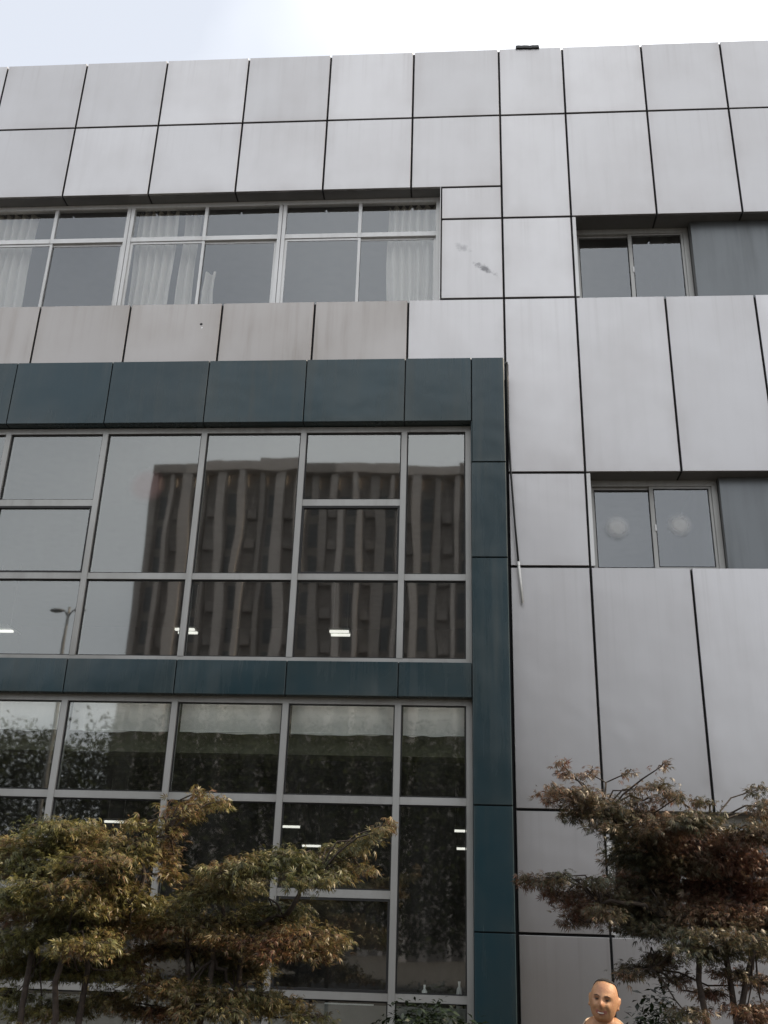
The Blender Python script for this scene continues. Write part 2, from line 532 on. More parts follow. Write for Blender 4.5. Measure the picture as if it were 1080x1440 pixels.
for i in range(8):
    xr, xl = mx_[i], mx_[i + 1]
    wl = .053 if (i + 1) % 2 == 0 else .023
    wr = (.053 if i % 2 == 0 else .023) if i else .03
    bar('transom', xl + wl + .001, xr - wr - .001, YU - .001, YU + .06, ztr - .034, ztr + .034, M_ALUW, rib)
    pane('pane', xl + wl, xr - wr, YU + .03, ztr + .034, zt2, rib, M_GLASS2)
    # sliding sash
    y = YU + .012 if i % 2 else YU + .036
    f = MB()
    x0, x1, z0, z1 = xl + (wl if wl > .03 else -.02), xr - (wr if wr > .025 else -.02), Z(SIL) + .052, ztr - .036
    f.ring(x0, x1, y, y + .022, z0, z1, .035, .035, .05, .035)
    f.build('sash', M_ALUW, rib)
    pane('pane', x0 + .034, x1 - .034, y + .007, z0 + .049, z1 - .034, rib, M_GLASS2)

# the windows and recessed panels of the right wing
def right_window(x0, x1, z0, z1, yd, name='sliding_window', decal=False):
    """A two-leaf sliding window filling x0..x1 (metres) between heights z0..z1, front at depth yd."""
    f = MB()
    f.ring(x0, x1, yd, yd + .08, z0, z1, .05, .065, .06, .075)
    o = f.build(name, M_ALU, bld)
    xm = (x0 + x1) / 2 - .01
    for k, (a, b) in enumerate(((x0 + .052, xm + .025), (xm - .025, x1 - .067))):
        y = yd + (.045 if k == 0 else .012)
        s = MB()
        za, zc = z0 + .062, z1 - .077
        wl, wr = (.025, .05) if k == 0 else (.05, .035)
        s.ring(a, b, y, y + .024, za, zc, wl, wr, .045, .03)
        s.build('sash', M_ALU, o)
        pane('pane', a + wl - .001, b - wr + .001, y + .008, za + .044, zc - .029, o, M_GLASS2)
        g = MB()
        g.ring(a + wl - .004, b - wr + .004, y - .002, y - .0003, za + .041, zc - .026, .009, .009, .009, .009)
        g.build('gasket', M_GASKET, o)
        if k == 1:
            MB().box(a + .035, a + .05, y - .012, y - .001, (za + zc) / 2 - .04, (za + zc) / 2 + .04).build('handle', M_ALUW, o)
    return o

def slider_frame_at(px): return px
for z1, z0, yd, nm in ((RW3, SIL, .29, 'u'), (W2, S2, .25, 'm'), (W3, S3, .25, 'l')):
    opening_returns(.1440, XE, z0, z1, yd, ER)
    bar('jamb_trim', X(.1388) + .012, X(.1440), .0, .037, Z(z0) + .012, Z(z1) - .012, M_ALUW, bld)
    bar('jamb_return', X(.1440) - .008, X(.1440) - .001, .038, yd + .1, Z(z0) - .01, Z(z1) + .01, M_ALU, bld)
    xw0 = X(.1440)
    xw1 = .2775 * (S + .17) + .03
    right_window(xw0, xw1, Z(z0) - .012, Z(z1) + .011, yd)
    xa = xw1 + .002
    for xb in (X(.449), X(.60), X(XE)):
        slab('recess_panel', xa, xb, Z(z0) - .025, Z(z1) + .022, .17, .03, M_RECESS, bld, gap=.006)
        MB().box(xa + .006, xb - .006, .201, yd + .12, Z(z0) - .012, Z(z1) + .011).build('recess_backing', M_SOFF, bld)
        xa = xb

# ---- dark teal frame
YB, YG = -.294, -.168
bz0, bz1 = Z(.533 * .972), Z(.6165 * .972)
cx0, cx1 = X(.0141 * .972), X(.0528 * .972)
def blue(x0, x1, z0, z1, y=YB, gap=.006):
    return slab('teal_panel', x0, x1, z0, z1, y, .03, M_BLUE, bld, gap=gap, ch=.004, tilt=.1)
bx_ = [X(a) for a in EL[:-1]] + [X(.0146)]
for a, b in zip(bx_[:-1], bx_[1:]):
    blue(a, b, bz0, bz1)
cz = [bz1, Z(W2), Z(S2), Z(W3), Z(S3), 0.0]
for k, (hi, lo) in enumerate(zip(cz[:-1], cz[1:])):
    blue(cx0 if k else X(.0146), cx1, lo, hi)
blue(cx0, X(.0146) + .006, Z(W2), bz0, gap=.003)
sz0, sz1 = Z(.218 * .972), Z(.2550 * .972)
YS = YB + .02
for a, b in zip(bx_[:-1], [X(q) for q in EL[1:-1]] + [cx0]):
    blue(a, b, sz0, sz1, y=YS)
fb = MB()
fb.box(X(XL), cx0 - .003, YB + .034, -.002, bz0 + .012, bz1 - .008)
fb.box(cx0 + .004, cx1 - .004, YB + .034, -.002, .01, bz1 - .008)
fb.box(X(XL), cx0 - .003, YS + .034, -.065, sz0 + .012, sz1 - .008)
fb.build('teal_frame_core', M_JOINT, bld)
for a, b in zip(bx_[:-1], bx_[1:]):
    bar('teal_soffit', a + .006, min(b, cx0) - .006, YB + .031, YG + .05, bz0 + .004, bz0 + .0105, M_BLUE, bld)
    bar('teal_soffit', a + .006, min(b, cx0) - .006, YS + .031, YG + .05, sz0 + .004, sz0 + .0105, M_BLUE, bld)
bar('teal_return', cx1 - .0035, cx1, YB + .033, -.003, .01, bz1 - .008, M_BLUE, bld)
bar('teal_return', cx0, cx0 + .0035, YB + .033, YG + .09, .01, bz0 - .001, M_BLUE, bld)

# ---- curtain wall
def gz(z): return CZ + z * (S + YG)
mull = [X(a) for a in EL[:-1]]
jx0, jx1 = .0078 * (S + YG), cx0 - .001
MW = .033
def curtain_wall(zlist, vents):
    """zlist: (top, bottom) of each row of glass from the head down; horizontal members fill the gaps between the rows."""
    f = MB()
    ztop, zbot = zlist[0][0], zlist[-1][1]
    f.ring(X(XL), jx1, YG, YG + .1, zbot - .07, ztop + .07, .03, jx1 - jx0, .07, .07)
    o = f.build('curtain_wall', M_ALU, bld)
    for x in mull:
        bar('mullion', x - MW, x + MW, YG - .006, YG + .11, zbot + .001, ztop - .001, M_ALU, o)
    cols = list(zip(mull, mull[1:] + [jx0 + MW]))
    for c, (a, b) in enumerate(cols):
        a, b = a + MW, b - MW
        for r, (zt_, zb_) in enumerate(zlist):
            if r:
                bar('transom', a + .001, b - .001, YG, YG + .1, zt_ + .001, zlist[r - 1][1] - .001, M_ALU, o)
            parts = [(zt_, zb_, False)]
            if (c, r) in vents:
                v1, v0 = vents[(c, r)]
                bar('transom', a + .001, b - .001, YG, YG + .1, v0, v1, M_ALU, o)
                parts = [(v1 * 0 + zt_, v1, False), (v0, zb_, True)]
            for p1, p0, sash in parts:
                g = MB()
                e = .012 if not sash else .022
                y0, y1 = (YG + .02, YG + .032) if not sash else (YG + .004, YG + .028)
                g.ring(a + .002, b - .002, y0, y1, p0 + .002, p1 - .002, e, e, e, e)
                g.build('vent_sash' if sash else 'gasket', M_GASKET, o)
                pane('pane', a + .004, b - .004, YG + .034 if not sash else YG + .030, p0 + .004, p1 - .004, o, M_GLASS)
    return o
V1, V0 = gz(.4363), gz(.4287)
curtain_wall([(gz(.5194), gz(.3495)), (gz(.3423), gz(.2575))], {(3, 0): (V1, V0), (6, 0): (V1, V0), (0, 0): (V1, V0)})
U1, U0 = gz(.0335), gz(.0262)
curtain_wall([(gz(.2095), gz(.1195)), (gz(.1122), gz(-.0538)), (gz(-.0605), .12)], {(6, 1): (U1, U0), (3, 1): (U1, U0), (0, 1): (U1, U0)})
bar('bulkhead', X(XL) + .02, X(.0130), .12, .5, Z(.160), Z(.2122), M_BULK, bld)
for a, b in zip(mull[:-1], mull[1:]):
    bar('added_blind_light', a + .1, b - .1, .095, .115, Z(.2035), Z(.2035) + .02, M_BLIND_GLOW, bld)  # unseen glowing bars added to brighten the blinds from behind
bar('added_blind_light', mull[-1] + .1, jx0 - .03, .095, .115, Z(.2035), Z(.2035) + .02, M_BLIND_GLOW, bld)
bar('low_partition', X(XL) + .02, X(.0130), .28, .34, .065, Z(-.066), M_PALE, bld)

# ---------------------------------------------------------------- things behind the glass
def curtain(x0, x1, z0, z1, y, label, cat='curtain', pleat=.115, amp=.042, group=None):
    nseg = int((x1 - x0) / .012)
    v, f = [], []
    ph = rnd.uniform(0, 6)
    for r in range(7):
        z = z1 + (z0 - z1) * r / 6
        for i in range(nseg + 1):
            x = x0 + (x1 - x0) * i / nseg
            a = amp * (1 - .35 * r / 6) * math.sin(2 * math.pi * (x - x0) / pleat + ph + .8 * math.sin(x * 9))
            v.append((x + .012 * math.sin(r * 1.1 + x * 5), y + a, z))
    n = nseg + 1
    for r in range(6):
        for i in range(nseg):
            f.append((r * n + i, r * n + i + 1, (r + 1) * n + i + 1, (r + 1) * n + i))
    me = bpy.data.meshes.new('curtain')
    me.from_pydata(v, [], f)
    me.materials.append(M_CURT)
    me.polygons.foreach_set('use_smooth', [True] * len(me.polygons))
    o = link('curtain', me)
    return tag(o, label, cat, group)
G = 'cream curtains behind the upper ribbon window'
def cx(px): return (at(px, 380, S + .45)).x
curtain(cx(190), cx(246), Z(.69), Z(.865), .36, 'cream pleated curtain drawn left of a bare strip in the middle of the upper window', group=G)
curtain(cx(254), cx(276), Z(.69), Z(.865), .42, 'narrow bunched cream curtain beside the wider pleated one in the upper window', group=G)
curtain(cx(545), cx(625), Z(.69), Z(.865), .36, 'cream pleated curtain at the right end of the upper ribbon window', group=G)
curtain(cx(-20), cx(44), Z(.69), Z(.865), .36, 'cream pleated curtain at the left end of the upper ribbon window', group=G)
curtain(cx(290), cx(306), Z(.69), Z(.77), .40, 'thin strip of cream curtain just right of the slim mullion in the upper window', group=G)

BG = 'white roller blinds in the lower glazing'
def blind(k, zb_, label):
    a = mull[k] + .05
    b = (mull[k + 1] if k + 1 < len(mull) else jx0 + .03) - .05
    v, f = [], []
    n = 28
    for r in range(3):
        for i in range(n + 1):
            u = i / n
            z = Z(.2105) + (zb_ + .02 * noise.noise((u * 6, k * 3.1, 0)) - Z(.2105)) * r / 2
            v.append((a + (b - a) * u, -.04 + .010 * noise.noise((u * 3, k, r)), z))
    for r in range(2):
        for i in range(n):
            f.append((r * (n + 1) + i, r * (n + 1) + i + 1, (r + 1) * (n + 1) + i + 1, (r + 1) * (n + 1) + i))
    root = empty('roller_blind', ((a + b) / 2, -.04, zb_), label, 'blind', BG)
    me = bpy.data.meshes.new('fabric')
    me.from_pydata([(x - (a + b) / 2, y + .04, z - zb_) for x, y, z in v], [], f)
    me.materials.append(M_BLIND)
    link('fabric', me, root)
    MB().tube([(-(b - a) / 2, 0, .01), ((b - a) / 2, 0, .01)], [.006, .006], 6).build('hem_bar', M_WHITE, root)
for k, lab in ((3, 'white roller blind behind the leftmost lower pane, with a dark wire curling across it'),
               (4, 'white roller blind in the second bay of the lower glazing counted from the left'),
               (5, 'white roller blind in the middle bay of the lower glazing, three bays from the left'),
               (6, 'white roller blind in the lower bay next to the narrow end bay'),
               (7, 'narrow white roller blind beside the teal column in the lower glazing')):
    blind(k, CZ + .1785 * (S - .04), lab)
p = [at(*q, S + .02) for q in ((36, 1007), (46, 1000), (58, 993), (70, 989))]
tag(MB().tube(p, [.004] * 4, 6).build('wire', M_CABLE), 'dark wire curling across the white blind of the leftmost lower pane', 'wire')

LG = 'lit ceiling lamps seen through the glass'
def ceiling_lamp(px, py, dist, wd, dp, ceil_z, label, n=2):
    c = at(px, py, dist)
    o = empty('ceiling_lamp', c, label, 'lamp', LG)
    h = MB()
    h.box(-wd / 2, wd / 2, -dp / 2, dp / 2, .02, .05)
    h.build('housing', M_WHITE, o)
    for i in range(n):
        y = (i - (n - 1) / 2) * dp * .62
        MB().box(-wd / 2 + .01, wd / 2 - .01, y - .028, y + .028, -.012, .018).build('tube', M_TUBE, o)
    for s in (-1, 1):
        if ceil_z - c.z > .06:
            MB().tube([(s * wd * .35, 0, .05), (s * wd * .35, 0, ceil_z - c.z)], [.004, .004], 5).build('suspension_rod', M_ALUW, o)
C2, C1 = Z(.528), Z(.2125)
ceiling_lamp(478, 891, 16.0, .34, .34, C2, 'pair of lit ceiling tubes in the second upper bay from the teal column')
ceiling_lamp(262, 888, 16.5, .36, .34, C2, 'pair of lit ceiling tubes half hidden by a mullion of the upper glazing')
ceiling_lamp(0, 888, 15.5, .46, .55, C2, 'broad lit ceiling lamp at the left edge of the upper glazing', 1)
ceiling_lamp(408, 1163, 17.0, .34, .1, C1, 'lit ceiling tube in the lower glazing above and left of another one over the maple', 1)
ceiling_lamp(438, 1190, 18.0, .34, .1, C1, 'lit ceiling tube in the lower glazing, below and right of another one over the maple', 1)
ceiling_lamp(648, 1169, 16.5, .22, .1, C1, 'upper one of two short lit tubes beside the teal column', 1)
ceiling_lamp(650, 1194, 17.2, .20, .1, C1, 'lower one of two short lit tubes beside the teal column', 1)
ceiling_lamp(162, 1156, 17.0, .38, .12, C1, 'lit ceiling tube just above the rusty crown of the maple at the left', 1)

def bottle(px, py, h, label):
    c = at(px, py, S + .31)
    v = MB()
    prof = [(0, .03), (.55, .032), (.72, .026), (.82, .012), (1, .012)]
    v.tube([(0, 0, a * h) for a, _ in prof], [r for _, r in prof], 10)
    c.z = Z(-.066) + .001
    o = v.build('bottle', M_WHITE, None, c, True)
    tag(o, label, 'bottle', 'white bottles on the ledge behind the glass')
bottle(597, 1392, .2, 'small white bottle on the ledge behind the narrow end pane, further from the column')
bottle(646, 1392, .24, 'taller white bottle on the ledge behind the narrow end pane, close to the column')
c = at(492, 1384, S + .31)
pp = MB().box(-.24, .24, -.02, .02, 0, .01)
tag(pp.build('paper_sheet', M_WHITE, None, (c.x, .31, Z(-.066) + .001)), 'pale sheet lying on the ledge behind the lower vent pane', 'paper')

# round reflections in the glass, painted as soft discs on the panes
def spot(px, py, label, dist=S + .25, rad=.15, m=None):
    c = at(px, py, dist)
    v, f, n = [(0, 0, 0)], [], 40
    for k in range(n):
        v.append((rad * math.cos(2 * math.pi * k / n), 0, rad * math.sin(2 * math.pi * k / n)))
    for k in range(n):
        f.append((0, 1 + k, 1 + (k + 1) % n))
    me = bpy.data.meshes.new('painted_glint')
    me.from_pydata(v, [], f)
    me.materials.append(m or M_SPOT)
    o = link('painted_glint', me, None, c)
    tag(o, label, 'glint', 'round reflections painted on the panes')
def film(name, col, r0, r1, a):  # fading disc that stands in for a reflection in the glass
    m, t, b = mat(name)
    tc = nd(t, 'ShaderNodeTexCoord')
    ln = nd(t, 'ShaderNodeVectorMath', operation='LENGTH')
    t.links.new(tc.outputs['Object'], ln.inputs[0])
    rd = math_node(t, 'ADD', ln.outputs['Value'], math_node(t, 'MULTIPLY', noise_tex(t, tc.outputs['Object'], 9, 3), .03))
    t.links.new(maprange(t, rd, r0, r1, a, 0), b.inputs['Alpha'])
    b.inputs['Base Color'].default_value = (*col, 1)
    b.inputs['Roughness'].default_value = .9
    return m
M_PINK = film('pink_glint', (.75, .42, .40), .14, .24, .11)
M_SPOT, t, b = mat('pale_glint')
tc = nd(t, 'ShaderNodeTexCoord')
ln = nd(t, 'ShaderNodeVectorMath', operation='LENGTH')
t.links.new(tc.outputs['Object'], ln.inputs[0])
nz = noise_tex(t, tc.outputs['Object'], 9, 3)
rad = math_node(t, 'ADD', ln.outputs['Value'], math_node(t, 'MULTIPLY', nz, .03))
al = maprange(t, rad, .07, .165, .45, 0)
b.inputs['Base Color'].default_value = (.8, .8, .78, 1)
b.inputs['Roughness'].default_value = .9
t.links.new(al, b.inputs['Alpha'])
spot(868, 741, 'soft round painted reflection on the left leaf of the middle right window')
spot(956, 738, 'soft round painted reflection on the right leaf of the middle right window')

spot(207, 683, 'large faint pinkish round painted reflection on the tall pane left of the mirrored tower', S + YG + .025, .24, M_PINK)  # reflected glow painted as a tinted disc on the pane

# ---------------------------------------------------------------- cable and roof scrap
cp = [at(x, y, S + d) for x, y, d in ((712.5, 513, -.19), (713, 540, -.2), (714.5, 600, -.16), (718, 660, -.12), (724, 735, -.08), (729, 790, -.06), (735, 848, -.05))]
cb = empty('hanging_cable', cp[-1], 'loose dark cable hanging beside the teal column, its pale end swinging free', 'cable')
o = cb.location
k = [tuple(q - o) for q in cp]
MB().tube(k[:6], [.022, .02, .015, .012, .011, .011], 8).build('cable', M_CABLE, cb, smooth=True)
MB().tube(k[5:], [.014, .013], 8).build('pale_sleeve', M_CABLEW, cb, smooth=True)
MB().tube([tuple(Vector(k[0]) + Vector((-.02, 0, .01))), tuple(Vector(k[0]) + Vector((.012, 0, .012)))], [.032, .026], 8).build('clip', M_CABLE, cb)

c = at(740, 67, S + .12)
v, f = [], []
for i in range(9):
    u = i / 8
    for s in (0, 1):
        v.append((-.16 + .32 * u, -.08 + .16 * s, .028 + .02 * noise.noise((u * 4, s * 2, 5)) - .01 * s))
for i in range(8):
    f.append((i * 2, i * 2 + 2, i * 2 + 3, i * 2 + 1))
me = bpy.data.meshes.new('roofing_scrap'); me.from_pydata(v, [], f); me.materials.append(M_CABLE)
o = link('roofing_scrap', me, None, (c.x, .06, Z(TOP) + .0))
o.modifiers.new('thick', 'SOLIDIFY').thickness = .05
tag(o, 'dark scrap of roofing lying on the edge of the silver parapet', 'debris')

# ---------------------------------------------------------------- foliage
def leaf_material(name, stops, scale=0.9, trans=0.35, gloss=0.42):
    m, t, b = mat(name)
    g = nd(t, 'ShaderNodeNewGeometry')
    n = noise_tex(t, world_pos(t, (1, 1, 1.6)), 1 / scale, 2)
    f = math_node(t, 'ADD', math_node(t, 'MULTIPLY', maprange(t, n, .32, .68, 0, 1), .6), math_node(t, 'MULTIPLY', g.outputs['Random Per Island'], .4))
    cr = nd(t, 'ShaderNodeValToRGB')
    e = cr.color_ramp.elements
    while len(e) < len(stops): e.new(.5)
    for el, (p, c) in zip(e, stops):
        el.position = p; el.color = (*c, 1)
    t.links.new(f, cr.inputs[0])
    val = math_node(t, 'FRACT', math_node(t, 'MULTIPLY', g.outputs['Random Per Island'], 37.7))
    leafc = mixc(t, 1.0, cr.outputs[0], maprange(t, val, 0, 1, .5, 1.6), 'MULTIPLY')
    t.links.new(leafc, b.inputs['Base Color'])
    b.inputs['Roughness'].default_value = gloss
    if gloss > .8: b.inputs['Specular IOR Level'].default_value = .1
    tr = nd(t, 'ShaderNodeBsdfTranslucent')
    t.links.new(leafc, tr.inputs['Color'])
    mx = nd(t, 'ShaderNodeMixShader')
    mx.inputs[0].default_value = trans
    t.links.new(b.outputs[0], mx.inputs[1])
    t.links.new(tr.outputs[0], mx.inputs[2])
    t.links.new(mx.outputs[0], t.nodes['Material Output'].inputs['Surface'])
    return m
M_LEAF_A = leaf_material('autumn_olive_maple_leaf', [(0, (.055, .065, .022)), (.35, (.11, .11, .036)), (.55, (.16, .135, .045)), (.75, (.16, .09, .045)), (1, (.12, .05, .03))])
M_LEAF_B = leaf_material('green_rust_maple_leaf', [(0, (.05, .065, .026)), (.4, (.10, .10, .038)), (.65, (.15, .11, .045)), (.85, (.15, .07, .036)), (1, (.10, .036, .024))])
M_LEAF_C = leaf_material('dark_purple_maple_leaf', [(0, (.03, .042, .022)), (.35, (.075, .07, .038)), (.6, (.13, .085, .052)), (.8, (.16, .075, .05)), (1, (.09, .036, .03))])
M_SHRUB = leaf_material('dark_glossy_shrub_leaf', [(0, (.012, .02, .01)), (.6, (.025, .04, .016)), (1, (.04, .055, .022))], gloss=.25, trans=.15)
M_FAR = leaf_material('tree_line_leaf', [(0, (.018, .024, .010)), (.5, (.024, .031, .012)), (1, (.03, .036, .015))], scale=4, trans=.08, gloss=.95)

def palmate(nl, spread, wid, droop=.28):
    """One maple leaf in the XY plane, tip along +X: nl slender lobes that droop, as (verts, tris)."""
    v, f = [], []
    for i in range(nl):
        a = (i - (nl - 1) / 2) * spread
        L = 1 - .45 * (abs(i - (nl - 1) / 2) / max(1, (nl - 1) / 2)) ** 1.5
        c, s = math.cos(a), math.sin(a)
        n = len(v)
        for u, w_, z in ((0, 0, 0), (.5 * L, wid * L, -.15 * droop), (.5 * L, -wid * L, -.2 * droop), (L, 0, -droop * L)):
            v.append((u * c - w_ * s, u * s + w_ * c, z))
        f += [(n, n + 2, n + 1), (n + 1, n + 2, n + 3)]
    return np.array(v), np.array(f)

def scatter(name, tmpl, pos, normal, heading, size, m, parent, kind='stuff'):
    V, F = tmpl
    n = len(pos)
    nz = normal / np.linalg.norm(normal, axis=1, keepdims=True)
    hx = heading - nz * (heading * nz).sum(1, keepdims=True)
    hx /= np.linalg.norm(hx, axis=1, keepdims=True) + 1e-9
    hy = np.cross(nz, hx)
    B = np.stack([hx, hy, nz], 1)
    P = np.einsum('vk,nkj->nvj', V, B) * size[:, None, None] + pos[:, None, :]
    vv = P.reshape(-1, 3)
    ff = (F[None] + (np.arange(n) * len(V))[:, None, None]).reshape(-1, 3)
    me = bpy.data.meshes.new(name)
    me.vertices.add(len(vv)); me.vertices.foreach_set('co', vv.ravel())
    me.loops.add(len(ff) * 3); me.loops.foreach_set('vertex_index', ff.ravel().astype(np.int32))
    me.polygons.add(len(ff)); me.polygons.foreach_set('loop_start', np.arange(len(ff), dtype=np.int32) * 3)
    me.update(calc_edges=True)
    me.materials.append(m)
    o = link(name, me, parent)
    if kind: o['kind'] = kind
    return o

def maple(label, base, dist, pads, m, seed, hubs, density=1.0, size=.043, stems=3, group='maples in front of the building'):
    """pads: (px, py, half width px, half height px[, depth offset m]) of each leaf layer as read in the photograph."""
    rg = np.random.default_rng(seed)
    rr = random.Random(seed)
    root = empty('maple_tree', base, label, 'tree', group)
    B = Vector(base)
    tr = MB()
    hub_pts = []
    for i, h in enumerate(hubs):
        hp = at(h[0], h[1], dist + (h[2] if len(h) > 2 else 0)) - B
        hub_pts.append(hp)
        if len(h) > 3:
            st, r0, r1, nq, wob = hub_pts[h[3]], .019, .010, 6, .04
        else:
            st, r0, r1, nq, wob = Vector((.09 * math.cos(i * 2.3), .09 * math.sin(i * 2.3), 0)), .034, .019, 8, .035
        pts = []
        for q in range(nq + 1):
            u = q / nq
            p = st.lerp(hp, u) + Vector((rr.uniform(-wob, wob), rr.uniform(-wob, wob), rr.uniform(-wob, wob) * .5)) * (1 if 0 < q < nq else 0)
            if len(h) < 4: p.x += .10 * math.sin(u * 3.1) * (1 if i % 2 else -1)
            else: p.z += .05 * math.sin(u * 3.1)
            pts.append(p)
        tr.tube(pts, [r0 + (r1 - r0) * q / nq for q in range(nq + 1)], 8)
    tr.build('trunk', M_BARK, root, smooth=True)
    pos, nor, hea, siz = [], [], [], []
    tw = MB()
    for pd in pads:
        px, py, hw, hh = pd[:4]
        dd = dist + (pd[4] if len(pd) > 4 else rr.uniform(-.35, .35))
        c = at(px, py, dd) - B
        k = dd / FPX
        rx, rz, ry = hw * k, hh * k * .78, max(.16, min(.5, hw * k * .8))
        # limb from the nearest lower hub
        hp = min(hub_pts, key=lambda h: (h - c).length + (1.5 if h.z > c.z + .2 else 0))
        mid = hp.lerp(c, .5) + Vector((0, 0, .1 if c.z > hp.z else -.06)) + Vector((rr.uniform(-.08, .08), rr.uniform(-.08, .08), 0))
        br = MB()
        br.tube([hp, hp.lerp(mid, .5) + Vector((0, 0, .03)), mid, mid.lerp(c, .5), c], [.008, .007, .006, .005, .003], 6)
        br.build('branch', M_BARK, root, smooth=True)
        area = rx * rz
        n = int(min(4200, max(12, density * (area * 50000 + 16))))
        nt_ = max(4, n // 11)
        tips = []
        for _ in range(nt_):
            q = c + Vector((rr.uniform(-.95, .95) * rx, rr.uniform(-.9, .9) * ry, rr.uniform(-.6, .7) * rz))
            md = c.lerp(q, .5) + Vector((0, 0, .02))
            tw.tube([c, md, q], [.004, .003, .0015], 4)
            tips.append(q)
        # leaves gather round the twig tips in a flat spray
        tp = np.array([tuple(q) for q in tips])
        idx = rg.integers(0, nt_, n)
        loc = tp[idx] + rg.normal(0, 1, (n, 3)) * np.array([rx * .10 + .02, ry * .16 + .03, rz * .22 + .014])
        pos.append(loc)
        hd = loc - np.array(c)
        hd[:, 2] *= .2
        hd = hd + rg.normal(0, .12, (n, 3))
        hd[:, 2] -= .06
        hea.append(hd)
        nn = rg.normal(0, .55, (n, 3)); nn[:, 2] += 1
        nor.append(nn)
        siz.append(size * rg.uniform(.45, 1.45, n))
    tw.build('twigs', M_BARK, root)['kind'] = 'stuff'
    pos, nor, hea, siz = map(np.concatenate, (pos, nor, hea, siz))
    pick = rg.integers(0, 4, len(pos))
    for q, tp_ in enumerate((palmate(7, .52, .075, .25), palmate(5, .60, .095, .5), palmate(5, .45, .085, .8), palmate(3, .5, .10, .35))):
        k_ = pick == q
        scatter('foliage', tp_, pos[k_], nor[k_], hea[k_], siz[k_], m, root)
    return root

A = [(80, 1165, 55, 13), (20, 1195, 45, 18), (100, 1190, 65, 22), (180, 1195, 45, 22), (35, 1225, 45, 16), (140, 1215, 60, 16),
     (222, 1200, 24, 18), (238, 1168, 14, 14), (255, 1142, 24, 11), (290, 1130, 22, 7), (278, 1114, 8, 4), (312, 1126, 10, 4), (232, 1230, 16, 8), (190, 1160, 16, 7),
     (80, 1248, 48, 15), (150, 1252, 45, 18), (195, 1272, 30, 14), (20, 1262, 30, 14), (100, 1275, 60, 12),
     (25, 1322, 32, 14), (120, 1332, 45, 14), (150, 1318, 24, 14), (75, 1312, 40, 12), (60, 1285, 50, 16, .4), (130, 1295, 60, 18, .5), (200, 1300, 40, 18, .4),
     (70, 1355, 60, 12, .5), (10, 1350, 30, 18, .3), (170, 1350, 40, 14, .5), (20, 1400, 25, 10, .2), (30, 1366, 36, 10, .4), (120, 1370, 44, 9, .4), (185, 1368, 30, 9, .3), (60, 1425, 40, 10, .3)]
base_a = at(100, 1440, 7.3); base_a.z = 0.05
maple('maple with olive and rust leaves filling the lower left corner', base_a, 7.3, A, M_LEAF_A, 11, [(95, 1330), (115, 1310, .2), (50, 1310, .1), (180, 1270, 0, 1), (30, 1230, .1, 2), (110, 1210, .1, 1), (235, 1175, 0, 3)], 1.15)
Bp = [(315, 1232, 30, 18), (342, 1215, 22, 12), (300, 1258, 38, 12), (255, 1272, 24, 10), (330, 1250, 40, 14, .3),
      (400, 1205, 36, 12), (368, 1222, 30, 12), (448, 1218, 34, 16), (438, 1240, 30, 10), (490, 1196, 32, 9), (518, 1180, 20, 6), (536, 1168, 14, 5), (548, 1158, 7, 3), (510, 1222, 16, 5), (470, 1232, 24, 8),
      (300, 1298, 60, 11), (240, 1305, 35, 12), (380, 1300, 45, 16), (430, 1318, 45, 16), (465, 1328, 26, 9), (400, 1338, 55, 12), (340, 1322, 50, 12), (385, 1280, 40, 12), (482, 1320, 10, 4),
      (280, 1335, 55, 14, .4), (330, 1350, 45, 10, .4), (220, 1335, 30, 12, .3),
      (225, 1392, 42, 13), (275, 1390, 36, 11), (345, 1402, 48, 14), (390, 1418, 36, 12), (300, 1420, 50, 14), (160, 1405, 30, 12), (110, 1415, 36, 12), (230, 1425, 60, 12, .2), (440, 1432, 26, 6), (290, 1372, 40, 9, .4), (350, 1368, 30, 8, .4)]
base_b = at(300, 1440, 7.6); base_b.z = 0.05
maple('maple with green and rust layers reaching towards the dark lower windows', base_b, 7.6, Bp, M_LEAF_B, 23, [(300, 1350), (340, 1320, .15), (265, 1335, .1), (400, 1290, .1, 1), (320, 1250, .1, 0), (450, 1230, 0, 3), (410, 1330, 0, 1), (330, 1405, .1, 0)], 1.05)
